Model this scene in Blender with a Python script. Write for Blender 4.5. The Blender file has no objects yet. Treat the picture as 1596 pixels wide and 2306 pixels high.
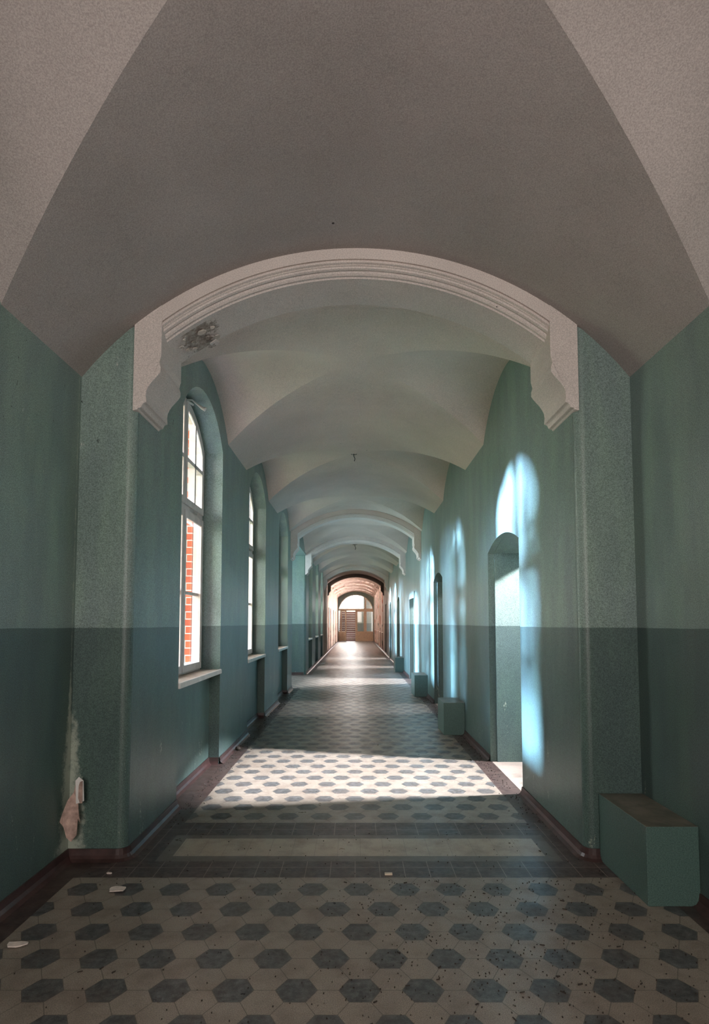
import bpy, math, random
from mathutils import Vector
from mathutils.geometry import delaunay_2d_cdt
random.seed(7)
SC = bpy.context.scene
COL = SC.collection
U = 1.5            # metres per plan unit; plan unit = camera height above the floor

# ------------------------------------------------------------------ camera
cam_d = bpy.data.cameras.new('camera'); cam = bpy.data.objects.new('camera', cam_d); COL.objects.link(cam)
cam.location = (0, 0, U)
PITCH = math.atan(0.061)
cam.rotation_euler = (math.pi/2 + PITCH, 0, 0)
cam_d.sensor_fit = 'HORIZONTAL'; cam_d.sensor_width = 36.0
cam_d.lens = 1305/1596*36
cam_d.shift_x = -3/1596; cam_d.shift_y = 170/1596
cam_d.clip_start = 0.05; cam_d.clip_end = 500
SC.camera = cam
SC.view_settings.view_transform = 'Standard'; SC.view_settings.look = 'None'
SC.view_settings.gamma = 1.0; SC.view_settings.use_curve_mapping = False
SC.view_settings.exposure = 0.28
SC.cycles.max_bounces = 10; SC.cycles.diffuse_bounces = 5; SC.cycles.glossy_bounces = 3
SC.cycles.transparent_max_bounces = 12; SC.cycles.sample_clamp_indirect = 6.0
SC.cycles.caustics_reflective = False; SC.cycles.caustics_refractive = False

# ------------------------------------------------------------------ world, sun
W = bpy.data.worlds.new('sky'); SC.world = W; W.use_nodes = True
wn = W.node_tree.nodes; wl = W.node_tree.links
bg = wn['Background']
geo = wn.new('ShaderNodeTexCoord'); sep = wn.new('ShaderNodeSeparateXYZ'); rmp = wn.new('ShaderNodeValToRGB')
wl.new(geo.outputs['Generated'], sep.inputs[0]); wl.new(sep.outputs['Z'], rmp.inputs[0]); wl.new(rmp.outputs[0], bg.inputs[0])
rmp.color_ramp.elements[0].color = (1.0, .92, .86, 1); rmp.color_ramp.elements[0].position = 0.0
rmp.color_ramp.elements[1].color = (0.85, 0.88, .95, 1); rmp.color_ramp.elements[1].position = 0.8
bg.inputs[1].default_value = 16.0

def light(name, kind, energy, color, loc, rot=(0, 0, 0), **kw):
    d = bpy.data.lights.new(name, kind); d.energy = energy; d.color = color
    for k, v in kw.items(): setattr(d, k, v)
    o = bpy.data.objects.new(name, d); COL.objects.link(o); o.location = loc; o.rotation_euler = rot
    return o
def aim(o, d):
    o.rotation_euler = Vector(d).to_track_quat('-Z', 'Y').to_euler()
sun_lamp = light('sun_lamp', 'SUN', 80.0, (0.46, 0.68, 1.0), (-20, 6, 8), angle=0.09)
aim(sun_lamp, (1.0, -0.08, -0.22))
glow = light('sun_lamp', 'SUN', 20.0, (0.46, 0.68, 1.0), (-20, 2, 8), angle=0.25)     # second sun lamp, added for a soft sky glow from another direction
aim(glow, (1.0, 0.22, -0.26))
# daylight in window openings: (X, Z, half-width Z, a0, a1, dir, watts, colour) in plan units
def window_light(name, X, Z, hw, a0, a1, sx, watts, color, spread=math.pi):
    o = light(name, 'AREA', watts, color, (X*U, Z*U, (a0+a1)/2*U), shape='RECTANGLE', size=2*hw*U, size_y=(a1-a0)*U, spread=spread)
    aim(o, (sx, 0, 0))
    return o
def portal(name, X, Z, hw, a0, a1, sx):
    o = window_light(name, X, Z, hw, a0, a1, sx, 1, (1, 1, 1)); o.data.cycles.is_portal = True
SKYC = (0.80, 0.92, 1.0)
WARM = (1.0, 0.84, 0.72)
# sections: corridor A 2.52-8.87, wide bay B 8.87-11.3, corridor C 11.3-17.6, bay 17.6-20.1, corridor D 20.1-31.5
WIN_A = [3.70, 5.75, 7.80]
WIN_C = [12.48, 14.53, 16.58]
WIN_D = [21.3, 23.35, 25.4, 27.45, 29.5]
for i, z in enumerate(WIN_A + WIN_C):
    portal('daylight_portal', -1.41, z, .43, .62, 2.46, 1)
for z in (1.02, -1.36):
    for s in (-1, 1):
        window_light('daylight_fill', s*1.60, z, .45, .68, 2.44, -s, 27 if z < 0 else 18, (1.0, .88, .84))
o = light('daylight_fill', 'AREA', 190, (1.0, .90, .85), (0, -2.9*U, 1.75*U), shape='RECTANGLE', size=1.3*U, size_y=1.3*U); aim(o, (0, 1, 0))  # fill lamp added behind the camera; the back wall has no window
for z in WIN_D:
    window_light('daylight_fill', 1.42, z, .42, .68, 2.44, -1, 380, (1.0, 0.74, 0.70))
# rooms behind the right-hand doors
for z, hw, p in ((3.72, .13, 8500), (6.9, .20, 1000), (10.20, .3, 6500), (13.45, .3, 3200), (16.5, .3, 3200)):
    window_light('daylight_fill', 3.35, z, hw, 2.60, 3.05, -1, p, (0.93, 0.93, 1.0))
window_light('daylight_fill', -2.75, 10.05, .8, .8, 2.2, 1, 120, (0.5, .72, 1.0))
# area lamp under the stair hall ceiling, standing in for light from above
o = light('daylight_fill', 'AREA', 800, (1.0, 0.96, 0.90), (-.5*U, 34.5*U, 3.38*U), shape='RECTANGLE', size=2.6*U, size_y=4*U)
aim(o, (.1, -.25, -1))

# ------------------------------------------------------------------ node helper
class NT:
    def __init__(s, name, rough=0.6, spec=0.5):
        s.m = bpy.data.materials.new(name); s.m.use_nodes = True
        s.t = s.m.node_tree; s.b = s.t.nodes['Principled BSDF']
        s.b.inputs['Roughness'].default_value = rough
        s.b.inputs['Specular IOR Level'].default_value = spec
    def n(s, typ, **kw):
        x = s.t.nodes.new(typ)
        for k, v in kw.items(): setattr(x, k, v)
        return x
    def put(s, v, sock):
        if isinstance(v, (int, float)): sock.default_value = v
        elif isinstance(v, tuple): sock.default_value = (*v, 1) if (len(v) == 3 and len(sock.default_value) == 4) else v
        else: s.t.links.new(v, sock)
    def math(s, op, a, b=0.0, c=None, clamp=False):
        x = s.n('ShaderNodeMath', operation=op, use_clamp=clamp)
        s.put(a, x.inputs[0]); s.put(b, x.inputs[1])
        if c is not None: s.put(c, x.inputs[2])
        return x.outputs[0]
    def pos(s):
        g = s.n('ShaderNodeNewGeometry'); q = s.n('ShaderNodeSeparateXYZ')
        s.t.links.new(g.outputs['Position'], q.inputs[0])
        return g.outputs['Position'], q.outputs[0], q.outputs[1], q.outputs[2]
    def noise(s, vec, scale, detail=3, rough=.55, stretch=None):
        if stretch:
            mp = s.n('ShaderNodeMapping'); s.t.links.new(vec, mp.inputs[0]); mp.inputs['Scale'].default_value = stretch; vec = mp.outputs[0]
        x = s.n('ShaderNodeTexNoise'); s.t.links.new(vec, x.inputs['Vector'])
        x.inputs['Scale'].default_value = scale; x.inputs['Detail'].default_value = detail; x.inputs['Roughness'].default_value = rough
        return x.outputs[0]
    def ramp(s, v, lo, hi, a=0.0, b=1.0):
        x = s.n('ShaderNodeMapRange'); x.clamp = True
        s.put(v, x.inputs[0]); x.inputs[1].default_value = lo; x.inputs[2].default_value = hi
        x.inputs[3].default_value = a; x.inputs[4].default_value = b
        return x.outputs[0]
    def mix(s, f, a, b, mode='MIX'):
        x = s.n('ShaderNodeMix', data_type='RGBA', blend_type=mode)
        s.put(f, x.inputs[0]); s.put(a, x.inputs[6]); s.put(b, x.inputs[7])
        return x.outputs[2]
    def col(s, c): s.put(c, s.b.inputs['Base Color'])
    def bump(s, h, strength=.3, dist=.01):
        x = s.n('ShaderNodeBump'); x.inputs['Strength'].default_value = strength; x.inputs['Distance'].default_value = dist
        s.t.links.new(h, x.inputs['Height']); s.t.links.new(x.outputs[0], s.b.inputs['Normal'])

def plain(name, color, rough=.6, spec=.4, var=.12, scale=9, metallic=0):
    k = NT(name, rough, spec); p, X, Y, Z = k.pos()
    n = k.noise(p, scale, 4)
    c = k.mix(k.ramp(n, .3, .7), tuple(v*(1-var) for v in color), tuple(min(1, v*(1+var)) for v in color))
    k.col(c); k.bump(k.noise(p, scale*8, 2), .12, .004); k.b.inputs['Metallic'].default_value = metallic
    return k.m

def paint_mat(name, up, low, rough=.5, worn=0.0, stains=True):
    k = NT(name, rough, .45); p, X, Y, Z = k.pos()
    wob = k.math('MULTIPLY', k.math('SUBTRACT', k.noise(p, 1.5, 2), .5), .018)
    isup = k.math('GREATER_THAN', k.math('ADD', Z, wob), .978*U)
    c = k.mix(isup, low, up)
    big = k.noise(p, 1.1, 4); c = k.mix(k.ramp(big, .3, .7), c, k.mix(1.0, c, (.80, .86, .80), 'MULTIPLY'))
    strk = k.noise(p, 5.0, 3, .6, (1, 1, .22)); c = k.mix(k.ramp(strk, .40, .70, 0, .8), c, k.mix(1.0, c, (1.30, 1.34, 1.18), 'MULTIPLY'))
    grain = k.noise(p, 170, 2, .8); c = k.mix(k.ramp(grain, .36, .64), k.mix(1.0, c, (.60, .62, .60), 'MULTIPLY'), k.mix(1.0, c, (1.42, 1.42, 1.42), 'MULTIPLY'))
    if stains:
        # scuffs and salt bloom, denser near the floor and in the near left corner
        sc = k.noise(p, 9, 6, .7, (1, 1, .3)); th = k.ramp(Z, 0, 1.1, .62, .69)
        m = k.math('GREATER_THAN', sc, th)
        m = k.math('MULTIPLY', m, k.ramp(k.noise(p, 60, 3), .45, .6))
        c = k.mix(k.math('MULTIPLY', m, .55), c, (.42, .46, .36))
        dx = k.math('ADD', X, 1.215*U); dy = k.math('SUBTRACT', Y, 2.50*U)
        r = k.math('SQRT', k.math('ADD', k.math('MULTIPLY', dx, dx), k.math('MULTIPLY', dy, dy)))
        wide = k.ramp(Z, .1, 1.15, .22, .02)
        mask = k.math('SUBTRACT', 1.0, k.math('DIVIDE', r, wide), clamp=True)
        m2 = k.math('MULTIPLY', k.ramp(k.math('ADD', k.math('MULTIPLY', mask, .6), k.noise(p, 13, 8, .8)), .78, .98), k.math('GREATER_THAN', mask, .001))
        c = k.mix(k.math('MULTIPLY', m2, .75), c, (.42, .46, .38))
    if stains:
        ch = k.noise(p, 19, 5, .7, (1, 1, .5)); zone = k.math('MULTIPLY', k.ramp(Z, 2.4, 2.7), k.math('LESS_THAN', Y, 4.6))
        zone = k.math('MULTIPLY', zone, k.math('LESS_THAN', X, -1.3))
        c = k.mix(k.math('MULTIPLY', zone, k.math('GREATER_THAN', ch, .68)), c, (.02, .03, .028))
        c = k.mix(k.math('MULTIPLY', zone, k.math('LESS_THAN', ch, .31)), c, (.45, .48, .44))
    if worn:
        w1 = k.noise(p, 3.2, 7, .7, (1, 1, .35))
        c = k.mix(k.ramp(w1, .52-worn*.1, .56-worn*.1), c, (.50, .42, .36))
        c = k.mix(k.ramp(w1, .66-worn*.1, .68-worn*.1), c, (.34, .14, .09))
    k.col(c)
    h = k.math('ADD', k.noise(p, 2.2, 3), k.math('MULTIPLY', k.noise(p, 120, 2, .7), .10))
    k.bump(h, .35, .02)
    return k.m

M = {}
M['paint'] = paint_mat('teal_paint', (.188, .246, .240), (.068, .102, .100), .42)
M['worn'] = paint_mat('worn_paint', (.30, .27, .23), (.13, .13, .12), .6, worn=.9, stains=False)
M['greybrown'] = paint_mat('grey_brown_paint', (.26, .24, .22), (.12, .12, .11), .6, stains=False)
def plaster(name, c0, flaky=False, scar=False):
    k = NT(name, .8, .25); p, X, Y, Z = k.pos()
    big = k.noise(p, .9, 4); c = k.mix(k.ramp(big, .3, .7), tuple(v*.86 for v in c0), tuple(v*1.08 for v in c0))
    grain = k.noise(p, 150, 2, .8); c = k.mix(k.ramp(grain, .36, .64), k.mix(1.0, c, (.80, .80, .80), 'MULTIPLY'), k.mix(1.0, c, (1.18, 1.18, 1.18), 'MULTIPLY'))
    vor = k.n('ShaderNodeTexVoronoi'); k.t.links.new(p, vor.inputs['Vector']); vor.inputs['Scale'].default_value = 2.6
    dot = k.math('LESS_THAN', vor.outputs['Distance'], .022); c = k.mix(dot, c, (.06, .05, .05))
    ck = k.noise(p, 2.5, 8, .75); line = k.math('LESS_THAN', k.math('ABSOLUTE', k.math('SUBTRACT', ck, .5)), .0016)
    rare = k.ramp(k.noise(p, .7, 2), .56, .62); c = k.mix(k.math('MULTIPLY', k.math('MULTIPLY', line, rare), .6), c, (.10, .09, .08))
    if flaky:
        w = k.noise(p, 5, 7, .7); c = k.mix(k.ramp(w, .56, .58), c, (.22, .17, .12))
    if scar:    # bare patch where plaster has come off the left foot of the first arch
        q = k.math('ADD', k.ramp(k.math('ABSOLUTE', k.math('ADD', X, 1.13)), .0, .24, .5, 0), k.noise(p, 9, 7, .75))
        z = k.math('MULTIPLY', k.math('GREATER_THAN', Y, 3.93), k.math('LESS_THAN', Y, 4.5))
        q2 = k.math('MULTIPLY', k.ramp(q, .80, .83), k.math('MULTIPLY', z, k.math('LESS_THAN', X, -.88)))
        c = k.mix(q2, c, k.mix(k.ramp(k.noise(p, 40, 4, .7), .42, .6), (.26, .215, .185), (.44, .385, .345)))
    k.col(c)
    k.bump(k.math('ADD', k.noise(p, 3, 3), k.math('MULTIPLY', k.noise(p, 110, 2, .7), .12)), .35, .02)
    return k.m
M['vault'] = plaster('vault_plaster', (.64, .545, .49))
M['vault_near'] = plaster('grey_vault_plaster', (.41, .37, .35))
M['arch'] = plaster('arch_plaster', (.70, .63, .59), scar=True)
M['vault_far'] = plaster('flaking_vault_plaster', (.70, .61, .55), True)
M['shaded_arch'] = plaster('shaded_arch_plaster', (.15, .115, .095))  # shadow on the far arch put into its dark brown colour
M['wood'] = plain('white_window_paint', (.74, .65, .61), .45)
M['sill'] = plain('sill_boards', (.34, .29, .24), .6, var=.35, scale=14)
M['sillwhite'] = plain('sill_nosing', (.68, .66, .63), .5)
M['doorwood'] = plain('cream_door_paint', (.64, .53, .40), .5)
M['darkwood'] = plain('dark_door', (.035, .03, .028), .5)
M['metal'] = plain('latch_metal', (.50, .48, .46), .35, metallic=.6)
M['black'] = plain('black_wire', (.01, .01, .01), .6)
M['room'] = plain('room_plaster', (.55, .55, .54), .8)
M['riser'] = plain('stair_riser', (.10, .025, .018), .6)
M['tread'] = plain('stair_tread', (.55, .50, .46), .6)
M['lawn'] = plain('lawn', (.20, .26, .13), .9, var=.4, scale=3)
M['leaf'] = plain('leaves', (.07, .16, .04), .7, var=.4)
M['bark'] = plain('bark', (.12, .09, .07), .9)
M['flake'] = plain('paint_flake', (.60, .52, .46), .8, var=.2, scale=30)
M['torn'] = plain('torn_paper', (.44, .31, .26), .85, var=.35, scale=25)
M['dirt'] = plain('dirt', (.035, .028, .022), .9)
M['cove'] = plain('cove_tile', (.045, .024, .022), .35, var=.4, scale=12)
def boxmat():
    k = NT('box_paint', .45, .45); p, X, Y, Z = k.pos()
    g = k.n('ShaderNodeNewGeometry'); q = k.n('ShaderNodeSeparateXYZ'); k.t.links.new(g.outputs['Normal'], q.inputs[0])
    grain = k.noise(p, 170, 2, .8)
    c = k.mix(k.ramp(grain, .36, .64), (.040, .078, .068), (.090, .155, .135))
    dust = k.mix(k.ramp(k.noise(p, 11, 5), .35, .65), (.075, .075, .055), (.16, .14, .11))
    c = k.mix(k.math('GREATER_THAN', q.outputs[2], .7), c, dust)
    k.col(c); k.bump(k.noise(p, 90, 2), .25, .006); return k.m
M['box'] = boxmat()
def glassmat():
    m = bpy.data.materials.new('window_glass'); m.use_nodes = True; t = m.node_tree
    for x in list(t.nodes): t.nodes.remove(x)
    o = t.nodes.new('ShaderNodeOutputMaterial'); mx = t.nodes.new('ShaderNodeMixShader'); tr = t.nodes.new('ShaderNodeBsdfTransparent')
    gl = t.nodes.new('ShaderNodeBsdfGlossy'); gl.inputs['Roughness'].default_value = .03; tr.inputs[0].default_value = (.93, .96, .95, 1)
    f = t.nodes.new('ShaderNodeFresnel'); f.inputs[0].default_value = 1.5
    t.links.new(f.outputs[0], mx.inputs[0]); t.links.new(tr.outputs[0], mx.inputs[1]); t.links.new(gl.outputs[0], mx.inputs[2]); t.links.new(mx.outputs[0], o.inputs[0])
    return m
M['glass'] = glassmat()
def brickmat():
    k = NT('red_brick', .85, .2); p, X, Y, Z = k.pos()
    cmb = k.n('ShaderNodeCombineXYZ'); k.t.links.new(k.math('ADD', X, Y), cmb.inputs[0]); k.t.links.new(Z, cmb.inputs[1])
    b = k.n('ShaderNodeTexBrick'); k.t.links.new(cmb.outputs[0], b.inputs[0])
    b.inputs['Scale'].default_value = 1; b.inputs['Brick Width'].default_value = .25; b.inputs['Row Height'].default_value = .077; b.inputs['Mortar Size'].default_value = .006
    b.inputs['Color1'].default_value = (.55, .12, .05, 1); b.inputs['Color2'].default_value = (.42, .09, .045, 1); b.inputs['Mortar'].default_value = (.6, .55, .5, 1)
    k.col(b.outputs[0]); return k.m
M['brick'] = brickmat()

def floormat():
    k = NT('floor_tiles', .42, .5); p, PX, PY, PZ = k.pos()
    X = k.math('DIVIDE', PX, U); Z = k.math('DIVIDE', PY, U)
    s = .05765; r3 = math.sqrt(3)
    gt = lambda a, b: k.math('GREATER_THAN', a, b)
    lt = lambda a, b: k.math('LESS_THAN', a, b)
    mul = lambda a, b: k.math('MULTIPLY', a, b)
    def wrap(v, per, off=0.0):
        q = k.math('ADD', v, per/2 - off)
        return k.math('SUBTRACT', k.math('FLOORED_MODULO', q, per), per/2)
    def hexd(a, b):
        aa = k.math('ABSOLUTE', a); bb = k.math('ABSOLUTE', b)
        return k.math('MAXIMUM', bb, k.math('ADD', mul(aa, r3/2), mul(bb, .5)))
    far = gt(Z, 2.65)
    # phases of the two hexagon fields
    ox = k.mix
    Xs = k.math('SUBTRACT', X, k.math('ADD', .011, mul(far, -.0167)))
    Zs = k.math('SUBTRACT', Z, k.math('ADD', 1.644, mul(far, 1.424)))
    A = s*r3/2
    dA = hexd(wrap(Xs, 3*s), wrap(Zs, r3*s)); dB = hexd(wrap(Xs, 3*s, 1.5*s), wrap(Zs, r3*s, r3/2*s))
    edge = k.math('SUBTRACT', A, k.math('MINIMUM', dA, dB))
    dC = hexd(wrap(Xs, 3*s), wrap(Zs, 3*r3*s)); dD = hexd(wrap(Xs, 3*s, 1.5*s), wrap(Zs, 3*r3*s, 1.5*r3*s))
    dark = lt(k.math('MINIMUM', dC, dD), A*.985)
    grout = lt(edge, .0011)
    g1 = k.noise(p, 230, 2, .8); g2 = k.noise(p, 6, 6, .65); g3 = k.noise(p, 1.3, 4)
    light_c = k.mix(k.ramp(g1, .38, .62), (.15, .128, .104), (.30, .26, .215))
    marb = k.noise(p, 26, 6, .75)
    dark_c = k.mix(k.ramp(marb, .4, .68), (.045, .046, .046), (.125, .127, .125))
    dark_c = k.mix(k.ramp(g1, .38, .62), k.mix(1.0, dark_c, (.75, .75, .75), 'MULTIPLY'), k.mix(1.0, dark_c, (1.25, 1.25, 1.25), 'MULTIPLY'))
    hexc = k.mix(grout, light_c, (.10, .085, .07)); hexc = k.mix(dark, hexc, dark_c)
    # border tiles: 0.1 unit squares, dark red brown
    def sq(v, per, w, off=0.0): return lt(k.math('ABSOLUTE', wrap(v, per, off)), w)
    jz = k.math('MAXIMUM', lt(k.math('ABSOLUTE', k.math('SUBTRACT', Z, 2.44)), .0016), lt(k.math('ABSOLUTE', k.math('SUBTRACT', Z, 2.875)), .0016))
    joint = k.math('MAXIMUM', sq(X, .0996, .0016, -.003), jz)
    bt = k.mix(k.ramp(k.noise(p, 20, 6, .75), .38, .7), (.026, .018, .018), (.105, .080, .072))
    brd = k.mix(mul(joint, .8), bt, (.24, .20, .17))
    # wall borders: redder
    side = k.mix(k.ramp(k.noise(p, 16, 6, .7), .38, .7), (.028, .018, .017), (.085, .058, .050))
    sj = k.math('MAXIMUM', sq(Z, .0996, .0012), sq(X, .0996, .0012, -.003))
    side = k.mix(mul(sj, .5), side, (.012, .010, .010))
    # middle strip
    absx = k.math('ABSOLUTE', k.math('SUBTRACT', X, .014))
    iband = mul(mul(gt(Z, 2.50), lt(Z, 2.80)), lt(absx, .858))
    inner = mul(mul(gt(Z, 2.555), lt(Z, 2.757)), lt(absx, .80))
    strip = k.mix(inner, (.115, .105, .09), k.mix(k.ramp(g1, .38, .62), (.24, .205, .155), (.42, .36, .285)))
    strip = k.mix(mul(sq(X, .0996, .0009, .02), .5), strip, (.09, .08, .07))
    # compose
    c = side
    nearf = mul(mul(gt(X, -1.11), lt(X, 1.137)), lt(Z, 2.345))
    farf = mul(mul(lt(k.math('ABSOLUTE', X), .857), gt(Z, 2.97)), lt(Z, 31.6))
    bayf = mul(mul(lt(X, -.5), gt(X, -2.5)), mul(gt(Z, 9.0), lt(Z, 11.15)))
    crossb = mul(mul(gt(Z, 2.345), lt(Z, 2.97)), lt(absx, 1.1))
    c = k.mix(crossb, c, brd); c = k.mix(iband, c, strip)
    c = k.mix(k.math('MAXIMUM', k.math('MAXIMUM', nearf, farf), bayf), c, hexc)
    room = gt(X, .985); c = k.mix(mul(room, gt(Z, 2.9)), c, k.mix(k.ramp(g2, .35, .6), (.22, .18, .15), (.42, .36, .31)))
    # dirt, damp patches
    c = k.mix(k.ramp(g2, .45, .72, 0, .45), c, (.085, .062, .048))
    c = k.mix(k.ramp(g3, .4, .65, .0, .35), c, k.mix(1.0, c, (.68, .62, .56), 'MULTIPLY'))
    spk = lt(k.noise(p, 75, 3, .8), .335); c = k.mix(mul(spk, .8), c, (.02, .015, .012))
    k.col(c)
    k.put(k.ramp(g2, .3, .7, .26, .48), k.b.inputs['Roughness'])
    k.bump(k.math('ADD', k.noise(p, 7, 4), mul(k.noise(p, 60, 3, .7), .25)), .22, .012)
    return k.m
M['floor'] = floormat()

# ------------------------------------------------------------------ mesh helpers
class MB:
    def __init__(s): s.v = []; s.f = []; s.sm = []
    def face(s, pts, smooth=False):
        b = len(s.v); s.v += [tuple(p) for p in pts]; s.f.append(tuple(range(b, b+len(pts)))); s.sm.append(smooth)
    def box(s, x0, x1, z0, z1, a0, a1):
        P = [(x, z, a) for a in (a0, a1) for z in (z0, z1) for x in (x0, x1)]
        for q in ((0, 1, 3, 2), (4, 6, 7, 5), (0, 4, 5, 1), (2, 3, 7, 6), (0, 2, 6, 4), (1, 5, 7, 3)): s.face([P[i] for i in q])
        return s
    def grid(s, fn, nu, nv, smooth=True):
        b = len(s.v)
        for i in range(nu+1):
            for j in range(nv+1): s.v.append(tuple(fn(i/nu, j/nv)))
        for i in range(nu):
            for j in range(nv):
                k = b+i*(nv+1)+j; s.f.append((k, k+1, k+nv+2, k+nv+1)); s.sm.append(smooth)
        return s
    def slab(s, outer, holes, mp, d0, d1, open_v=None, smooth_sides=False):
        """extruded polygon with holes; mp(u,v,d)->(X,Z,a)"""
        vs = []; es = []
        for loop in [outer]+holes:
            b = len(vs); vs += [Vector(p) for p in loop]; es += [(b+i, b+(i+1) % len(loop)) for i in range(len(loop))]
        ov, oe, of, _, _, _ = delaunay_2d_cdt(vs, es, [], 0, 1e-7)
        def inside(p, poly):
            r = False; n = len(poly)
            for i in range(n):
                x0, y0 = poly[i]; x1, y1 = poly[(i+1) % n]
                if (y0 > p[1]) != (y1 > p[1]) and p[0] < (x1-x0)*(p[1]-y0)/(y1-y0)+x0: r = not r
            return r
        b = len(s.v); n = len(ov)
        for d in (d0, d1): s.v += [tuple(mp(p[0], p[1], d)) for p in ov]
        for t in of:
            cx = sum(ov[i][0] for i in t)/len(t); cy = sum(ov[i][1] for i in t)/len(t)
            if inside((cx, cy), outer) and not any(inside((cx, cy), h) for h in holes):
                s.f.append(tuple(b+i for i in t)); s.f.append(tuple(b+n+i for i in reversed(t))); s.sm += [False, False]
        for loop in [outer]+holes:
            for i in range(len(loop)):
                p, q = loop[i], loop[(i+1) % len(loop)]
                if open_v is not None and abs(p[1]-open_v) < 1e-6 and abs(q[1]-open_v) < 1e-6: continue
                s.face([mp(*p, d0), mp(*q, d0), mp(*q, d1), mp(*p, d1)])
        return s
    def tube(s, pts, r, n=8):
        P = [Vector(p) for p in pts]; rings = []
        for i, p in enumerate(P):
            d = (P[min(i+1, len(P)-1)]-P[max(i-1, 0)]).normalized(); up = Vector((0, 0, 1)) if abs(d.z) < .9 else Vector((1, 0, 0))
            a = d.cross(up).normalized(); c = d.cross(a); rr = r[i] if isinstance(r, (list, tuple)) else r
            b = len(s.v); rings.append(b)
            for k in range(n): s.v.append(tuple(p+(a*math.cos(k*2*math.pi/n)+c*math.sin(k*2*math.pi/n))*rr))
        for i in range(len(rings)-1):
            for k in range(n):
                s.f.append((rings[i]+k, rings[i]+(k+1) % n, rings[i+1]+(k+1) % n, rings[i+1]+k)); s.sm.append(True)
        s.f.append(tuple(rings[0]+k for k in range(n))); s.f.append(tuple(rings[-1]+k for k in reversed(range(n)))); s.sm += [False, False]
        return s
    def build(s, name, mat, parent=None, bevel=0, recalc=True, weld=False):
        me = bpy.data.meshes.new(name)
        me.from_pydata([(x*U, z*U, a*U) for x, z, a in s.v], [], s.f)
        me.polygons.foreach_set('use_smooth', s.sm)
        me.materials.append(mat)
        o = bpy.data.objects.new(name, me); COL.objects.link(o)
        if recalc or weld:
            import bmesh
            bm = bmesh.new(); bm.from_mesh(me)
            if weld or bevel: bmesh.ops.remove_doubles(bm, verts=bm.verts, dist=1e-5)
            if recalc: bmesh.ops.recalc_face_normals(bm, faces=bm.faces)
            bm.to_mesh(me); bm.free()
        if parent is not None: o.parent = parent
        if bevel:
            m = o.modifiers.new('bevel', 'BEVEL'); m.width = bevel*U; m.segments = 2; m.limit_method = 'ANGLE'
        return o
def tag(o, label, cat, group=None, kind=None):
    o['label'] = label; o['category'] = cat
    if group: o['group'] = group
    if kind: o['kind'] = kind
    return o
def struct(o, label, cat): return tag(o, label, cat, None, 'structure')
def empty(name, X, Z, a=0):
    o = bpy.data.objects.new(name, None); COL.objects.link(o); o.location = (X*U, Z*U, a*U); o.empty_display_size = .1
    return o
def adopt(root, o):
    o.parent = root
    if root.type == 'EMPTY': o.matrix_parent_inverse = __import__('mathutils').Matrix.Translation(-root.location)
    return o
side_map = lambda u, v, d: (d, u, v)      # u=Z, v=height, d=X
front_map = lambda u, v, d: (u, d, v)     # u=X, v=height, d=Z
def arch_loop(c, hw, bottom, spring, rise, n=14, inset=0):
    """opening outline with a segmental head; heights above floor"""
    R = (hw*hw+rise*rise)/(2*rise); cy = spring+rise-R
    a1 = math.asin(min(1, hw/R)); pts = [(c-hw, bottom), (c+hw, bottom)]
    for i in range(n+1):
        t = a1-2*a1*i/n; pts.append((c+R*math.sin(t), cy+R*math.cos(t)))
    return pts
TOP = 3.12
WC = .975

# ------------------------------------------------------------------ floor, roof, ground
fl = MB().box(-2.9, 3.4, -3.2, 38, -.12, 0).build('floor', M['floor'])
struct(fl, 'tiled corridor floor of pale hexagons with grey hexagons and dark red border tiles', 'floor')
rf = MB().box(-2.9, 3.4, -3.2, 31.9, TOP, TOP+.15).build('ceiling', M['room']); struct(rf, 'roof slab above the vaulted corridor', 'ceiling')
gd = MB().box(-40, -1.9, -20, 45, -.7, -.5).build('ground', M['lawn']); tag(gd, 'green lawn outside the left-hand windows', 'lawn', None, 'structure')

# ------------------------------------------------------------------ vaults
def vault(name, Wd, spring, crown, apex, bays, mat, label, Rl=None):
    r = crown-spring; R = (Wd*Wd+r*r)/(2*r); la = apex-spring
    mb = MB(); NX = 48
    bar = lambda x: crown-R+math.sqrt(max(0, R*R-x*x))
    for (z0, zc, hw, z1) in bays:
        if hw is None:
            mb.grid(lambda u, v: ((2*u-1)*Wd, z0+(z1-z0)*v, 1+bar((2*u-1)*Wd)), NX, 1); continue
        RL = (hw*hw+la*la)/(2*la)
        apx = lambda x: crown-(crown-apex)*(x/Wd)**2
        def w(x):
            return math.sqrt(max(0, RL*RL-(bar(x)-apx(x)+RL)**2))
        mb.grid(lambda u, v: ((2*u-1)*Wd, z0+(zc-w((2*u-1)*Wd)-z0)*v, 1+bar((2*u-1)*Wd)), NX, 3)
        mb.grid(lambda u, v: ((2*u-1)*Wd, zc+w((2*u-1)*Wd)+(z1-zc-w((2*u-1)*Wd))*v, 1+bar((2*u-1)*Wd)), NX, 3)
        x0 = 0.0
        for s in (-1, 1):
            def f(u, v, s=s):
                x = x0+(Wd-x0)*(u**1.0); t = (2*v-1)
                ww = w(x); z = zc+t*ww; h = apx(x)-RL+math.sqrt(max(0, RL*RL-(z-zc)**2))
                return (s*x, z, 1+h)
            mb.grid(f, 28, 24)
    o = mb.build(name, mat, recalc=False)
    return struct(o, label, 'ceiling')
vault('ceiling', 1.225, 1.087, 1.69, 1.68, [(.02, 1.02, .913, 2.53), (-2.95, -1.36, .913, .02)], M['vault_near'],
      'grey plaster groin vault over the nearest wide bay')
AH = .29
vault('ceiling', WC+.003, 1.357, 1.70, 1.672, [(2.75, 3.70, .66, 4.72), (4.72, 5.75, .66, 6.77), (6.77, 7.80, .66, 8.65)], M['vault'],
      'pale plaster vault with lunettes over the first three windows')
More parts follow.
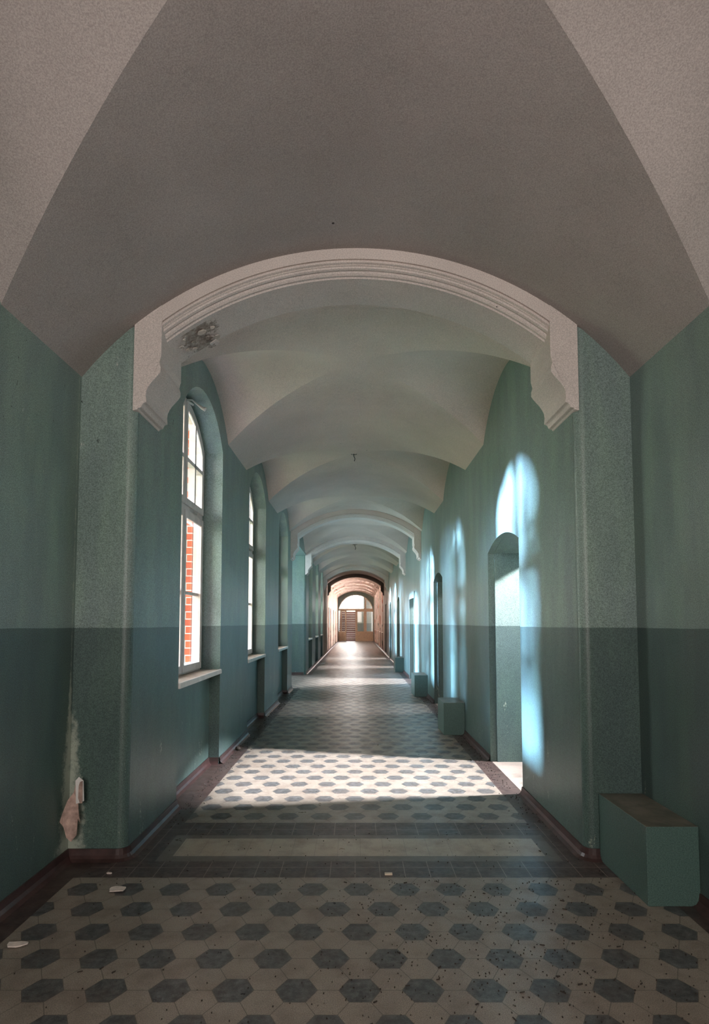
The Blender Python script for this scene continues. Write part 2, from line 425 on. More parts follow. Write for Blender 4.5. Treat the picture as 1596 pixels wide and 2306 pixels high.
vault('ceiling', WC+.003, 1.357, 1.70, 1.672, [(8.85, 10.08, .95, 11.35)], M['vault'], 'pale plaster vault over the side bay past the first windows')
vault('ceiling', WC+.003, 1.357, 1.70, 1.672, [(11.5, 12.48, .66, 13.5), (13.5, 14.53, .66, 15.55), (15.55, 16.58, .66, 17.35)], M['vault'],
      'pale plaster vault with lunettes over the farther windows')
vault('ceiling', WC+.003, 1.357, 1.70, 1.672, [(17.55, 18.85, .9, 20.15)], M['vault'], 'grey vault just before the brown arch')
vault('ceiling', WC+.003, 1.357, 1.70, 1.672, [(20.3, 21.3, .66, 22.32), (22.32, 23.35, .66, 24.37), (24.37, 25.4, .66, 26.42), (26.42, 27.45, .66, 28.48), (28.48, 29.5, .66, 31.55)],
      M['vault_far'], 'flaking sunlit vault in front of the end door')

# ------------------------------------------------------------------ arches with corbels
ARC_R = 1.395; ARC_C = .195 + 1     # centre height above floor
PROF = [(.050, 0), (.050, .010), (.043, .010), (.043, .004), (.036, .004), (.033, .016), (.030, .016),
        (.028, .022), (.021, .024), (.018, .034), (.020, .044), (.012, .048), (.006, .056), (.006, .068), (0, .072), (0, .085)]
def arch(n, z0, mat, lab, depth=AH):
    xe = .868
    mb = MB(); Ro = ARC_R+.05; N = 56
    def arcpt(R, t, z):
        a = math.asin(xe/R); an = -a+2*a*t
        return (R*math.sin(an), z0+z, ARC_C+R*math.cos(an))
    def front(u, v):
        p = arcpt(Ro, u, 0); return (p[0], p[1], p[2]+(TOP-p[2])*v)
    mb.grid(front, N, 1, False)
    def sof(u, v): return arcpt(ARC_R, u, .085+(depth-.085)*v)
    mb.grid(sof, N, 1)
    def back(u, v):
        p = arcpt(ARC_R, u, depth); return (p[0], p[1], p[2]+(TOP-p[2])*v)
    mb.grid(back, N, 1, False)
    root = mb.build('trim_%d' % n, mat, recalc=False); struct(root, lab, 'arch')
    ml = MB()
    for i in range(len(PROF)-1):
        (r0, y0), (r1, y1) = PROF[i], PROF[i+1]
        ml.grid(lambda u, v: arcpt(ARC_R+r0+(r1-r0)*v, u, y0+(y1-y0)*v), N, 1, False)
    for p in ml.f: pass
    ml.build('moulding', mat, root, recalc=False)
    prof = [(.868, TOP), (.868, 2.190), (.872, 2.175), (.876, 2.160), (.869, 2.139), (.869, 2.118), (.877, 2.106), (.890, 2.090), (.908, 2.070),
            (.922, 2.050), (.930, 2.032), (.933, 2.008), (.931, 1.990), (.930, 1.978), (.938, 1.976), (.945, 1.972), (.949, 1.964), (.952, 1.955), (.968, 1.952), (.970, 1.945)]
    for s in (-1, 1):
        cb = MB()
        loop = [(s*x, a) for x, a in prof] + [(s*.990, 1.940), (s*.990, TOP)]
        cb.slab(loop, [], front_map, z0-.003, z0+depth+.003)
        cb.build('corbel', mat, root, bevel=.003)
    return root
arch(1, 2.52, M['arch'], 'large white moulded arch on scrolled corbels nearest the viewer')
arch(2, 8.60, M['arch'], 'white moulded arch on corbels just past the third window', .27)
arch(3, 11.30, M['arch'], 'white arch standing on the projecting teal pier past the side bay')
arch(4, 17.33, M['arch'], 'white arch on corbels after the farther windows', .27)
arch(5, 20.05, M['shaded_arch'], 'brown arch with its shadow put into the colour, before the sunlit end of the corridor', .27)

# ------------------------------------------------------------------ walls
NSP, NRI = 2.24, .25        # window niche spring height and rise
def window_holes(zs, hw=.49, bottom=0.0): return [arch_loop(z, hw, bottom, NSP, NRI) for z in zs]
def side_wall(name, sgn, z0, z1, holes, mat, label, x0=WC, t=.20, parent=None):
    b0 = 2.32 if holes is None else 0
    o = MB().slab([(z0, b0), (z1, b0), (z1, TOP), (z0, TOP)], holes or [], side_map, sgn*x0, sgn*(x0+t), open_v=0).build(name, mat, parent)
    if parent is None: struct(o, label, 'wall')
    return o
def pier_edge(sgn, z, xout, mat, parent, r=.04, face=-1):
    """quarter-round arris and pier front in plane Z=z"""
    mb = MB(); n = 6
    pts = [(sgn*xout, z)]
    for i in range(n+1):
        t = math.pi/2*i/n; pts.append((sgn*(WC+r-r*math.sin(t)), z-face*(r-r*math.cos(t))))
    pts.append((sgn*xout, z-face*r))
    for i in range(len(pts)-1):
        (xa, za), (xb, zb) = pts[i], pts[i+1]
        mb.face([(xa, za, 0), (xb, zb, 0), (xb, zb, TOP), (xa, za, TOP)], smooth=(0 < i < len(pts)-2))
    return mb.build('pier_face', mat, parent, recalc=False, weld=True)

# near bay walls
for sgn, nm in ((-1, 'left'), (1, 'right')):
    o = MB().slab([(-2.95, 0), (2.56, 0), (2.56, TOP), (-2.95, TOP)], [arch_loop(z, .45, .667, NSP, NRI) for z in (1.02, -1.36)], side_map, sgn*1.22, sgn*1.5).build('wall_'+nm, M['paint'])
    struct(o, 'two-tone teal wall of the nearest bay on the '+nm, 'wall')
    o = MB().box(sgn*2.0 if sgn > 0 else -2.1, 2.1 if sgn > 0 else -2.0, -3.3, 2.5, -.5, 3.6).build('wall_sky_block', M['brick']); struct(o, 'unseen brick wall added to block sky light outside the nearest bay on the '+nm, 'wall')  # unseen wall added to keep sky light out of the near bay windows
# corridor A
wl_A = side_wall('wall_left', -1, 2.56, 8.87, window_holes(WIN_A), M['paint'], 'two-tone teal left wall holding the three nearest windows')
pier_edge(-1, 2.52, 1.26, M['paint'], wl_A)
pier_edge(-1, 8.91, 1.30, M['paint'], wl_A, face=1)
DOORS = [(3.855, .405), (6.89, .37), (10.06, .45), (13.3, .32), (16.4, .32)]
def door_loop(z, hw, k, grow=0):
    if k == 2: return [(z-hw-grow, 0), (z+hw+grow, 0), (z+hw+grow, 1.53), (z-hw-grow, 1.53)]
    return arch_loop(z, hw+grow, 0, 1.51, .085)
# right wall in one run A to C, two layers so the doors get a rebate
hole0 = [door_loop(z, hw, i) for i, (z, hw) in enumerate(DOORS)]
hole1 = [door_loop(z, hw-.018, i) for i, (z, hw) in enumerate(DOORS)]
wr = MB().slab([(2.56, 0), (17.6, 0), (17.6, TOP), (2.56, TOP)], hole0, side_map, WC, WC+.045, open_v=0).build('wall_right', M['paint'])
struct(wr, 'long two-tone teal right wall with arched doorways and light patches', 'wall')
MB().slab([(2.56, 0), (17.6, 0), (17.6, TOP), (2.56, TOP)], hole1, side_map, WC+.0451, WC+.42, open_v=0).build('wall_core', M['paint'], wr)
pier_edge(1, 2.52, 1.26, M['paint'], wr)
# corridor C left
wl_C = side_wall('wall_left', -1, 11.34, 17.6, window_holes(WIN_C), M['paint'], 'teal left wall and pier beyond the side bay with small sills')
MB().slab([(-2.7, 0), (-1.013, 0), (-1.013, TOP), (-2.7, TOP)], [], front_map, 11.30, 11.42).build('pier_face', M['paint'], wl_C)
pier_edge(-1, 11.2995, 1.05, M['paint'], wl_C)
# side bay
sb = MB().slab([(8.9, 0), (11.32, 0), (11.32, TOP), (8.9, TOP)], [[(9.3, .8), (10.8, .8), (10.8, 2.2), (9.3, 2.2)]], side_map, -2.55, -2.7).build('wall_left', M['paint'])
struct(sb, 'outer wall of the side bay hidden behind the left pier', 'wall')
o = MB().box(-2.7, -1.18, 8.75, 8.905, 0, TOP).build('wall_left', M['paint']); struct(o, 'return wall of the side bay beyond the third window', 'wall')
o = MB().box(-2.7, -.985, 8.87, 11.32, 2.34, 2.5).build('ceiling', M['vault']); struct(o, 'flat ceiling over the side bay on the left', 'ceiling')
# lunette closing panel of side bay above the flat ceiling
o = side_wall('wall_left', -1, 8.87, 11.3, None, M['paint'], 'wall head above the side bay opening')
# bay before the brown arch and corridor D
bay_l = side_wall('wall_left', -1, 17.6, 20.1, [], M['greybrown'], 'grey-brown plastered left wall before the brown arch')
bay_r = side_wall('wall_right', 1, 17.6, 20.1, [[(18.6, 0), (19.2, 0), (19.2, 1.6), (18.6, 1.6)]], M['greybrown'], 'grey-brown plastered right wall before the brown arch')
ZL = [21.0, 22.4, 25.2, 27.7]
wl_D = side_wall('wall_left', -1, 20.1, 31.5, [[(z-.28, 0), (z+.28, 0), (z+.28, 1.55), (z-.28, 1.55)] for z in ZL], M['worn'], 'peeling left wall with dark doorways near the end door')
wr_D = side_wall('wall_right', 1, 20.1, 31.5, window_holes(WIN_D), M['worn'], 'peeling right wall with sunlit windows near the end door')
# closed dark doors in those openings
for i, z in enumerate(ZL):
    d = MB().box(-WC-.16, -WC-.11, z-.28, z+.28, 0, 1.55).build('door_%d' % (10+i), M['darkwood'])
    MB().tube([(-WC-.11, z-.2, .7), (-WC-.08, z-.2, .7), (-WC-.08, z-.13, .7)], .006).build('door_handle', M['metal'], d)
    struct(d, ['first dark doorway on the far left wall', 'second dark doorway on the far left wall', 'third dark doorway on the far left wall', 'last dark doorway on the far left wall'][i], 'door')
d = MB().box(WC+.11, WC+.16, 18.6, 19.2, 0, 1.6).build('door_14', M['darkwood']); struct(d, 'dark doorway in the grey-brown wall on the right', 'door')
# outer brick skin behind windows
def skin(sgn, z0, z1, zs, label, nm, x0=1.175):
    o = MB().slab([(z0, -.5), (z1, -.5), (z1, TOP+.6), (z0, TOP+.6)], [arch_loop(z, .43, .60, NSP, .22) for z in zs], side_map, sgn*x0, sgn*1.34).build(nm, M['brick'])
    struct(o, label, 'wall')
skin(-1, 2.56, 8.75, WIN_A, 'red brick outer skin seen through the nearest left windows', 'wall_left')
skin(-1, 11.4, 17.6, WIN_C, 'red brick outer skin outside the farther left windows', 'wall_left')
skin(1, 20.1, 31.5, WIN_D, 'red brick outer skin outside the far right windows', 'wall_right')
# back wall behind the camera
o = MB().box(-1.5, 1.5, -3.2, -2.95, 0, TOP).build('wall_back', M['paint']); struct(o, 'teal wall behind the viewer', 'wall')

# rooms behind the right-hand doors
rz = [(2.7, 5.4), (5.5, 8.4), (8.5, 11.9), (12.0, 14.9), (15.0, 17.6)]
rr = MB().slab([(2.6, 0), (17.7, 0), (17.7, TOP), (2.6, TOP)], [[(z-hw, 2.60), (z+hw, 2.60), (z+hw, 3.05), (z-hw, 3.05)] for z, hw in ((3.72, .13), (6.9, .2), (10.2, .3), (13.45, .3), (16.5, .3))], side_map, 3.1, 3.3).build('wall_outer', M['room'])
struct(rr, 'outer wall of the rooms behind the right-hand doorways', 'wall')
for i, z in enumerate((2.6, 5.45, 8.45, 11.95, 14.95, 17.65)):
    o = MB().box(WC+.42, 3.1, z-.05, z+.05, 0, TOP).build('wall_partition', M['room']); struct(o, 'cross wall between rooms behind the right-hand doorways', 'wall')
# ------------------------------------------------------------------ window joinery
def make_window(n, sgn, zc, label, xw=1.115, latch=False):
    hw = .475; b = .667; sp = NSP; ri = NRI-.012; t = .045
    outer = arch_loop(zc, hw, b, sp, ri, 20)
    R = (hw*hw+ri*ri)/(2*ri); cy = sp+ri-R
    def head(z, ins): return cy+math.sqrt(max(0, (R-ins)**2-(z-zc)**2))
    st, mu = .068, .045
    tr0, tr1 = 1.715, 1.80
    holes = []
    for s in (-1, 1):
        a, c = sorted((zc+s*mu, zc+s*(hw-st)))
        holes.append([(a, b+.06), (c, b+.06), (c, tr0), (a, tr0)])
        top = [(a+(c-a)*(1-i/10), head(a+(c-a)*(1-i/10), st)) for i in range(11)]
        holes.append([(a, tr1), (c, tr1)]+top)
    x0, x1 = (sgn*xw, sgn*(xw+t))
    fr = MB().slab(outer, holes, side_map, x0, x1).build('window_%d' % n, M['wood'])
    struct(fr, label, 'window')
    sx = sgn*(xw-.014)
    for s in (-1, 1):        # raised sashes
        a, c = sorted((zc+s*.006, zc+s*(hw-.02)))
        ia, ic = sorted((zc+s*mu, zc+s*(hw-st)))
        MB().slab([(a, b+.012), (c, b+.012), (c, tr0+.02), (a, tr0+.02)], [[(ia, b+.06), (ic, b+.06), (ic, tr0-.03), (ia, tr0-.03)]], side_map, sx, x0).build('casement', M['wood'], fr, bevel=.003)
        MB().box(min(sgn*(xw+.004), sgn*(xw+.03)), max(sgn*(xw+.004), sgn*(xw+.03)), ia, ic, 1.188, 1.208).build('glazing_bar', M['wood'], fr)
        up = [(a+(c-a)*(1-i/10), head(a+(c-a)*(1-i/10), .02)) for i in range(11)]
        ui = [(ia+(ic-ia)*(1-i/10), head(ia+(ic-ia)*(1-i/10), st+.012)) for i in range(11)]
        MB().slab([(a, tr1-.03), (c, tr1-.03)]+up, [[(ia, tr1+.015), (ic, tr1+.015)]+ui], side_map, sx, x0).build('fanlight_sash', M['wood'], fr, bevel=.003)
        m = (ia+ic)/2
        gb = MB(); gb.box(min(sx, sgn*(xw+.03)), max(sx, sgn*(xw+.03)), m-.014, m+.014, tr1, head(m, st)+.005)
        gb.box(min(sx, sgn*(xw+.03)), max(sx, sgn*(xw+.03)), ia, ic, 2.058, 2.084)
        gb.build('glazing_bar', M['wood'], fr)
        for (y0, y1) in ((b+.05, 1.70), (1.79, head(ic if s > 0 else ia, st))):
            g = MB(); g.face([(sgn*(xw+.022), ia, y0), (sgn*(xw+.022), ic, y0), (sgn*(xw+.022), ic, y1), (sgn*(xw+.022), ia, y1)])
            g.build('pane', M['glass'], fr, recalc=False)
    lm = MB(); lm.box(min(sgn*(xw-.02), sx), max(sgn*(xw-.02), sx), zc+.20, zc+.27, 1.745, 1.757); lm.build('catch', M['metal'], fr)
    if latch:
        q = MB(); q.tube([(sgn*1.108, zc+.02, 2.46), (sgn*1.085, zc+.06, 2.475), (sgn*1.06, zc+.10, 2.46), (sgn*1.03, zc+.10, 2.437), (sgn*1.005, zc+.10, 2.425)], [.006, .006, .007, .011, .014])
        q.tube([(sgn*1.10, zc-.02, 2.44), (sgn*1.085, zc+.08, 2.45)], .008)
        q.build('fanlight_lever', M['sillwhite'], fr)
    # sill board and white nosing
    s = MB().box(min(sgn*(WC+.005), sgn*1.16), max(sgn*(WC+.005), sgn*1.16), zc-.489, zc+.489, .640, .667).build('sill', M['sill'], fr)
    s['label'] = 'dusty worn window sill board'
    nose = MB().box(min(sgn*(WC-.012), sgn*(WC+.006)), max(sgn*(WC-.012), sgn*(WC+.006)), zc-.489, zc+.497, .636, .669).build('nosing', M['sillwhite'], s, bevel=.006)
    # recessed apron wall under the sill
    ap = MB().box(min(sgn*1.05, sgn*1.17), max(sgn*1.05, sgn*1.17), zc-.49, zc+.49, 0, .637).build('apron', M['paint'] if n < 7 else M['worn'], fr)
    return fr
labs = ['tall arched window nearest the viewer in the left wall with lever latch', 'second arched window along the left wall', 'third arched window along the left wall, before the side bay',
        'arched window just past the projecting left pier', 'arched window in the middle of the farther left wall', 'last arched window on the farther left wall, before grey-brown plaster']
for i, z in enumerate(WIN_A+WIN_C): make_window(i+1, -1, z, labs[i], latch=(i == 0))
for i, z in enumerate(WIN_D): make_window(7+i, 1, z, ['first', 'second', 'third', 'fourth', 'last'][i]+' sunlit window with pale sill on the far right wall')
# room door leaf casing on door three
c3 = MB(); z, hw = DOORS[2]
c3.slab([(z-hw, 0), (z+hw, 0), (z+hw, 1.53), (z-hw, 1.53)], [[(z-hw+.04, 0), (z+hw-.04, 0), (z+hw-.04, 1.42), (z-hw+.04, 1.42)]], side_map, WC-.01, WC+.05, open_v=0)
o = c3.build('door_3', M['paint']); struct(o, 'flat-headed doorway casing beyond the second arched doorway', 'door')

# ------------------------------------------------------------------ skirting coves
def cove(name, segs, label):
    mb = MB()
    for (xa, za, xb, zb, nx, nz, *e) in segs:
        mx, mz = e if e else (nx, nz)
        prof = [(.0, .045), (.006, .045), (.010, .020), (.018, .008), (.034, .0)]
        for i in range(len(prof)-1):
            (p0, h0), (p1, h1) = prof[i], prof[i+1]
            mb.face([(xa+nx*p0, za+nz*p0, h0), (xb+mx*p0, zb+mz*p0, h0), (xb+mx*p1, zb+mz*p1, h1), (xa+nx*p1, za+nz*p1, h1)])
    return struct(mb.build(name, M['cove'], recalc=False), label, 'skirting')
def corner(s, z=2.52, rr=.04, n=5):
    out = []
    for i in range(n):
        a, b = math.pi/2*i/n, math.pi/2*(i+1)/n
        f = lambda t: (s*(WC+rr-rr*math.sin(t)), z+rr-rr*math.cos(t), -s*math.sin(t), -math.cos(t))
        p, q = f(a), f(b); out.append((p[0], p[1], q[0], q[1], p[2], p[3], q[2], q[3]))
    return out
segL = [(-1.22, -2.9, -1.22, 2.52, 1, 0), (-1.22, 2.52, -1.015, 2.52, 0, -1)]+corner(-1)+[ (-WC, 2.56, -WC, 3.21, 1, 0)]
for z in WIN_A:
    segL += [(-1.05, z-.49, -1.05, z+.49, 1, 0), (-WC, z-.49, -1.05, z-.49, 0, 1), (-WC, z+.49, -1.05, z+.49, 0, -1)]
for a, b in zip(WIN_A[:-1], WIN_A[1:]): segL.append((-WC, a+.49, -WC, b-.49, 1, 0))
segL += [(-WC, WIN_A[2]+.49, -WC, 8.87, 1, 0)]
cove('baseboard_left', segL, 'dark red cove tiles along the foot of the near left walls')
segL2 = [(-2.5, 11.3, -1.01, 11.3, 0, -1), (-WC, 11.34, -WC, 20.1, 1, 0), (-WC, 20.1, -WC, 31.5, 1, 0)]
cove('baseboard_left', segL2, 'dark cove tiles along the foot of the far left wall')
segR = [(1.22, -2.9, 1.22, 2.52, -1, 0), (1.22, 2.52, 1.015, 2.52, 0, -1)]+corner(1)
zz = 2.56
for z, hw in DOORS:
    segR.append((WC, zz, WC, z-hw, -1, 0)); zz = z+hw
segR.append((WC, zz, WC, 31.5, -1, 0))
cove('baseboard_right', segR, 'dark red cove tiles along the foot of the right wall')

# ------------------------------------------------------------------ masonry boxes on the right
boxes = [(1.032, 1.219, 2.11, 2.515, .276, 'teal masonry box in the near right corner with dusty top'),
         (.785, .974, 5.24, 5.61, .286, 'dark teal box on the floor between the first and second doorways'),
         (.795, .974, 7.92, 8.38, .290, 'teal box with pale blue side, past the second doorway'),
         (.80, .974, 11.87, 12.30, .290, 'smallest, farthest teal box against the right wall')]
for i, (x0, x1, z0, z1, h, lab) in enumerate(boxes):
    r = MB().box(x0, x1, z0, z1, 0, h).build('masonry_box', M['box'], bevel=.0022)
    tag(r, lab, 'box', 'teal masonry boxes along the right wall')

# ------------------------------------------------------------------ end wall and glazed doors
EZ = 31.5
ew = MB().slab([(-1.0, 0), (1.0, 0), (1.0, TOP), (-1.0, TOP)], [arch_loop(0, .955, 0, 1.66, .88, 24)], front_map, EZ, EZ+.2, open_v=0).build('wall_end', M['paint'])
struct(ew, 'green end wall around the big arched entrance', 'wall')
def ex(c): return (720+c/8.867-800)*(EZ/1305)          # crop px to X
def ey(c): return 1+(1404-(1270+c/8.867))*(EZ/1305)    # crop px to height above floor
ent = empty('door_1', 0, EZ, 0); struct(ent, 'cream glazed entrance doors under an arched fanlight at the corridor end', 'door')
outer = arch_loop(0, .95, 0, 1.66, .875, 24)
x_l, x_r = -.95, .95
ay0, ay1 = ey(940), ey(905)
def hd(x, ins=.04):
    hw, ri = .95, .875; R = (hw*hw+ri*ri)/(2*ri); cy = 1.66+ri-R
    return cy+math.sqrt(max(0.0001, (R-ins)**2-x*x))
hl = []
# fanlight in two lights
for a, b in ((-.905, ex(890)), (ex(915), .905)):
    hl.append([(a, ay1), (b, ay1)]+[(b+(a-b)*i/16, max(ay1+.01, hd(b+(a-b)*i/16))) for i in range(17)])
hl.append([(ex(520), 0), (ex(700), 0), (ex(700), ay0), (ex(520), ay0)])     # open leaf gap
hl.append([(ex(362), ey(1360)), (ex(400), ey(1360)), (ex(400), ay0), (ex(362), ay0)])
hl.append([(ex(412), 0), (ex(518), 0), (ex(518), ay0), (ex(412), ay0)])
hl.append([(ex(712), 0), (ex(888), 0), (ex(888), ay0), (ex(712), ay0)])
hl.append([(ex(905), 0), (ex(1062), 0), (ex(1062), ay0), (ex(905), ay0)])
fr = MB().slab(outer, hl, front_map, EZ+.03, EZ+.09, open_v=0).build('door_frame', M['doorwood']); adopt(ent, fr)
def leaf(c0, c1, g0, g1, glass_bars=False):
    lf = MB().slab([(ex(c0), .01), (ex(c1), .01), (ex(c1), ay0), (ex(c0), ay0)], [[(ex(g0), ey(1358)), (ex(g1), ey(1358)), (ex(g1), ey(965)), (ex(g0), ey(965))]], front_map, EZ+.04, EZ+.075).build('door_leaf', M['doorwood'])
    adopt(ent, lf)
    MB().slab([(ex(c0)+.03, .06), (ex(c1)-.03, .06), (ex(c1)-.03, ey(1390)), (ex(c0)+.03, ey(1390))], [[(ex(c0)+.05, .08), (ex(c1)-.05, .08), (ex(c1)-.05, ey(1390)-.02), (ex(c0)+.05, ey(1390)-.02)]], front_map, EZ+.032, EZ+.041).build('panel_moulding', M['doorwood'], lf)
    g = MB(); g.face([(ex(g0), EZ+.055, ey(1358)), (ex(g1), EZ+.055, ey(1358)), (ex(g1), EZ+.055, ey(965)), (ex(g0), EZ+.055, ey(965))]); g.build('pane', M['glass'], lf, recalc=False)
    if glass_bars:
        gb = MB()
        for q in range(1, 9): yy = ey(1358)+(ey(965)-ey(1358))*q/9; gb.box(ex(g0), ex(g1), EZ+.05, EZ+.06, yy-.006, yy+.006)
        gb.build('window_grille', M['darkwood'], lf)
    return lf
leaf(412, 518, 428, 497, True)
leaf(712, 888, 742, 865)
leaf(905, 1062, 925, 1050)
gb = MB()
for xx in (-.45, -.15, .15): gb.box(xx-.006, xx+.006, EZ+.04, EZ+.07, ay1, hd(xx))
for yy in (1.95, 2.2): gb.box(-.8, .8, EZ+.04, EZ+.07, yy-.005, yy+.005)
adopt(ent, gb.build('fanlight_bars', M['doorwood']))
o = MB().box(.03, .86, 32.35, 32.45, 0, 1.78).box(.42, .86, 32.36, 32.44, 1.78, 2.62).build('wall_hall', M['greybrown']); struct(o, 'added grey screen darkening the glass of the closed right door leaf', 'wall')  # screen added behind the glass so leaf and fanlight look grey
# stair hall beyond
st = empty('staircase', 0, 32.6, 0); tag(st, 'straight staircase with dark red risers seen through the open end door', 'staircase')
for i in range(16):
    z0 = 32.7+i*.17; h = .105*(i+1)
    rs = MB().box(-.95, .35, z0, z0+.17, 0 if i < 1 else h-.105, h-.028).build('riser', M['riser']); adopt(st, rs)
    tr = MB().box(-.95, .35, z0-.02, z0+.17, h-.028, h).build('tread', M['tread']); adopt(st, tr)
rl = MB(); rl.tube([(.38, 32.6, .55), (.38, 35.4, 2.25)], .02)
for i in range(8): rl.tube([(.38, 32.65+i*.38, .0), (.38, 32.65+i*.38, .58+i*.23)], .01)
adopt(st, rl.build('railing', M['sillwhite']))
for nm, x0, x1, z0, z1, a1 in (('wall_hall', -1.6, -1.5, 31.7, 37.9, 3.0), ('wall_hall', 1.5, 1.6, 31.7, 37.9, 3.0)):
    o = MB().box(x0, x1, z0, z1, 0, a1).build(nm, M['room']); struct(o, 'pale side wall of the stair hall behind the end doors', 'wall')
o = MB().slab([(-1.6, 0), (1.6, 0), (1.6, 3.4), (-1.6, 3.4)], [[(-1.45, 1.9), (.5, 1.9), (.5, 3.3), (-1.45, 3.3)]], front_map, 37.7, 37.9).build('wall_hall', M['room'])
struct(o, 'back wall of the stair hall with a bright opening', 'wall')
o = MB().box(-1.6, 1.6, 31.9, 37.9, 3.4, 3.5).build('ceiling', M['room']); struct(o, 'unseen ceiling added over the stair hall behind the end doors', 'ceiling')  # unseen, added to cut the sky light falling on the stairs
for sx in (-1.6, 1.5):
    o = MB().box(sx, sx+.1, 31.7, 37.9, 3.0, 3.4).build('wall_hall', M['room']); struct(o, 'upper strip of the stair hall side wall', 'wall')

# ------------------------------------------------------------------ small things
def flake(pts, a, name, label, cat, thick=.004, mat='flake', curl=.0):
    mb = MB(); n = len(pts); cx = sum(p[0] for p in pts)/n; cz = sum(p[1] for p in pts)/n
    for k, (d0, d1) in enumerate([(a, a+thick)]):
        mb.slab(pts, [], lambda u, v, d: (u, v, d+curl*((u-cx)**2+(v-cz)**2)**.5), d0, d1)
    o = mb.build(name, M[mat]); return tag(o, label, cat)
def blob(cx, cz, r, n=9, sq=.6):
    return [(cx+r*math.cos(t*2*math.pi/n)*random.uniform(.55, 1.1), cz+r*sq*math.sin(t*2*math.pi/n)*random.uniform(.5, 1.1)) for t in range(n)]
flake(blob(-.895, 2.235, .045), 0.0005, 'paint_flake', 'pale paint flake on the hexagon tiles below the left pier', 'paint flake', curl=.15)
flake(blob(-1.052, 1.86, .04), 0.0005, 'paint_flake', 'pale paint flake on the floor at the near left edge', 'paint flake', curl=.15)
flake(blob(-.985, 2.38, .012), 0.0005, 'paint_flake', 'tiny paint chip on the dark border tiles under the left pier', 'paint flake')
for i, (x, z, r, lb) in enumerate([(-.80, 14.0, .10, 'larger crumpled white paper scrap lying far down the corridor floor'), (-.62, 13.8, .07, 'smaller white paper scrap on the far corridor floor')]):
    o = flake(blob(x, z, r), .0005, 'paper_scrap', lb, 'paper', mat='sillwhite', curl=.5)
# torn paper on the left wall corner
tp = MB()
zf = 2.515
pts = [(-1.205, .195), (-1.19, .245), (-1.17, .275), (-1.165, .31), (-1.13, .325), (-1.128, .235), (-1.15, .23), (-1.148, .20), (-1.138, .155), (-1.15, .17), (-1.155, .10), (-1.175, .075), (-1.19, .095), (-1.20, .14), (-1.225, .165)]
pts = [(x-.004, a) for x, a in pts]
tp.slab(pts, [], lambda u, v, d: (max(u, -1.213), zf-.045-d-.6*(abs(u+1.165)), v+.02), 0, .004)
o = tp.build('wall_paper_scrap', M['torn']); tag(o, 'torn pale paper peeling in the lower corner of the left pier', 'torn paper')
tq = MB(); tq.slab([(-1.16, .25), (-1.128, .262), (-1.132, .345), (-1.152, .36), (-1.165, .345)], [], lambda u, v, d: (u, zf-.058-d, v), 0, .004)
tq.build('torn_flap', M['sillwhite'], o)
# stone at the left skirting
st_ = MB()
def ball(mb, cx, cz, ca, r, n=8):
    def f(u, v):
        th = u*2*math.pi; ph = v*math.pi; k = r*(1+.18*math.sin(3*th+5*ph))
        return (cx+k*math.cos(th)*math.sin(ph), cz+k*math.sin(th)*math.sin(ph), ca+k*.75*math.cos(ph))
    mb.grid(f, 12, 8)
ball(st_, -.925, 4.62, .016, .021); o = st_.build('stone', M['dirt'], recalc=False); tag(o, 'small dark lump of rubble by the left skirting', 'rubble')
cp = MB(); cp.tube([(1.31*.86, 1.79, .0), (1.31*.86, 1.79, .018)], .009, 14); o = cp.build('bottle_cap', M['metal']); tag(o, 'small round metal cap standing on a grey hexagon at lower right', 'cap')
cp = MB(); cp.box(.115, .145, 2.365, 2.378, .0, .006); o = cp.build('wood_splinter', M['doorwood']); tag(o, 'light wood splinter on the dark tile band', 'splinter')
# scattered grit and leaf litter
db = MB()
def bit(x, z, L, w, an, a=.0006):
    c, s = math.cos(an), math.sin(an); h = random.uniform(.002, .004)
    q = [(x+c*L*i-s*w*j, z+s*L*i+c*w*j) for i, j in ((-1, -1), (1, -.6), (1, .6), (-1, 1))]
    top = [(p[0], p[1], a+h) for p in q]; bot = [(p[0], p[1], a) for p in q]
    db.face(top)
    for i in range(4): db.face([bot[i], bot[(i+1) % 4], top[(i+1) % 4], top[i]])
for i in range(1000):
    if random.random() < .7: x, z = random.gauss(.45, .35), random.uniform(1.3, 2.32)
    else: x, z = random.uniform(-1.0, 1.0), random.uniform(1.3, 2.9)
    if abs(x) > 1.05: continue
    big = random.random() < .05
    bit(x, z, random.uniform(.004, .008) if big else random.uniform(.0008, .0022), random.uniform(.0007, .0013), random.uniform(0, 3.14))
for i in range(900):
    z = random.uniform(2.9, 9); s = random.choice((-1, 1)); x = s*(WC-abs(random.gauss(0, .05))-.03)
    bit(x, z, random.uniform(.001, .004), random.uniform(.0008, .002), random.uniform(0, 3.14))
o = db.build('floor_debris', M['dirt'], recalc=False); tag(o, 'dark grit and leaf litter scattered over the tiles', 'debris', None, 'stuff')
# ceiling hooks
def hook(x, z, a, label, s=1):
    mb = MB(); mb.tube([(x, z, a+.02), (x, z, a-.025*s), (x+.012*s, z, a-.05*s), (x+.004*s, z, a-.075*s)], .0035*s)
    mb.tube([(x-.03*s, z, a-.004), (x, z, a-.010*s), (x+.03*s, z, a-.002)], .0025*s)
    o = mb.build('ceiling_hook', M['black']); tag(o, label, 'hook')
hook(-.02, 5.75, 2.70, 'dark wire hook hanging from the vault crown, nearest of two')
hook(-.02, 12.48, 2.70, 'dark bent wire hanging from the vault farther down the corridor', 1.6)
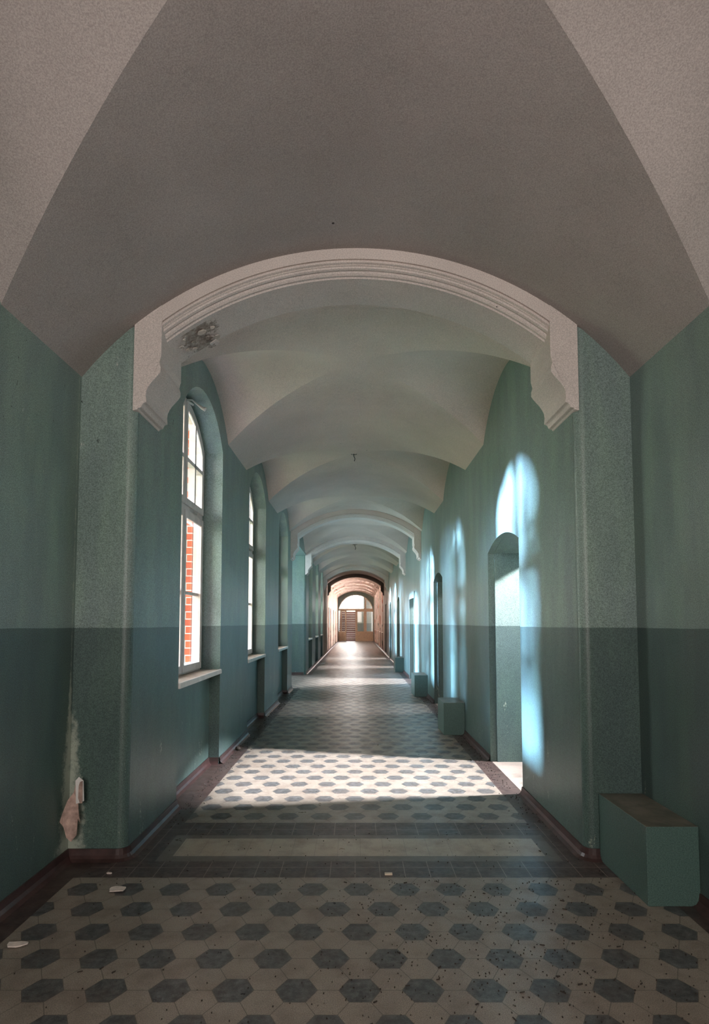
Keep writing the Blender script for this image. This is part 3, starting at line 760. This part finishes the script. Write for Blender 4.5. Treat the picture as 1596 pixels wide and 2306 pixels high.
# peeling plaster on the arch soffit, left end
for i in range(14):
    an = -math.asin(random.uniform(.66, .84)/ARC_R); z = 2.52+random.uniform(.11, .27)
    R = ARC_R-.003; cx, ca = R*math.sin(an), ARC_C+R*math.cos(an); w = random.uniform(.010, .03)
    mb = MB(); lp = [(random.uniform(.5, 1)*w*math.cos(t), random.uniform(.5, 1)*w*math.sin(t)) for t in [k*math.pi/3 for k in range(6)]]
    big = (i == 0)
    if big: lp = [(p[0]*1.8, p[1]*1.4) for p in lp]; an = -math.asin(.70/ARC_R); z = 2.77; cx, ca = R*math.sin(an), ARC_C+R*math.cos(an)
    tx, ta = math.cos(an), -math.sin(an)
    mb.slab(lp, [], lambda u, v, d: (cx+u*tx, z+v, ca+u*ta-d-.004-(.25*abs(u)+.02 if big else .3*max(u, 0))), 0, .003)
    o = mb.build('plaster_flake', M['arch'] if i % 2 == 0 else M['flake'])
    tag(o, 'large white plaster flap hanging off the arch soffit above the left corbel' if big else 'peeling plaster chip on the arch soffit above the left corbel', 'plaster flake', 'plaster peeling off the arch soffit')
# surface cable channel on the left pier face
# ------------------------------------------------------------------ trees outside the left windows
def tree(x, z, h, n, label, r=.92, z_lo=.7):
    root = empty('tree', x, z, -.5)
    mb = MB(); mb.tube([(x, z, -.5), (x+.05, z+.03, h*.4), (x, z, h*.8)], [.14, .1, .05]); adopt(root, mb.build('trunk', M['bark']))
    lf = MB()
    for i in range(n):
        if i % 40 == 0:
            t = random.uniform(0, 2*math.pi); rr = r*math.sqrt(random.random()); cc = Vector((x+rr*math.cos(t), z+rr*math.sin(t), random.uniform(z_lo, h)))
        c = cc+Vector((random.gauss(0, .14), random.gauss(0, .14), random.gauss(0, .13))); s = random.uniform(.05, .11)
        u = Vector((random.uniform(-1, 1), random.uniform(-1, 1), random.uniform(-1, 1))).normalized(); w = u.orthogonal().normalized()
        lf.face([c-u*s, c+w*s*.5, c+u*s, c-w*s*.5])
    o = lf.build('foliage', M['leaf'], recalc=False); adopt(root, o); o['kind'] = 'stuff'
    tag(root, label, 'tree')
tree(-4.2, 3.0, 3.4, 3000, 'leafy tree outside the nearest left window')
tree(-4.6, 5.9, 3.2, 3000, 'leafy tree outside the second left window')
tree(-4.3, 8.8, 3.3, 3000, 'leafy tree outside the third left window')
tree(-5.0, 12.6, 3.3, 3000, 'leafy tree outside the windows past the pier')
tree(-5.0, 15.8, 3.3, 3000, 'leafy tree outside the last left windows')
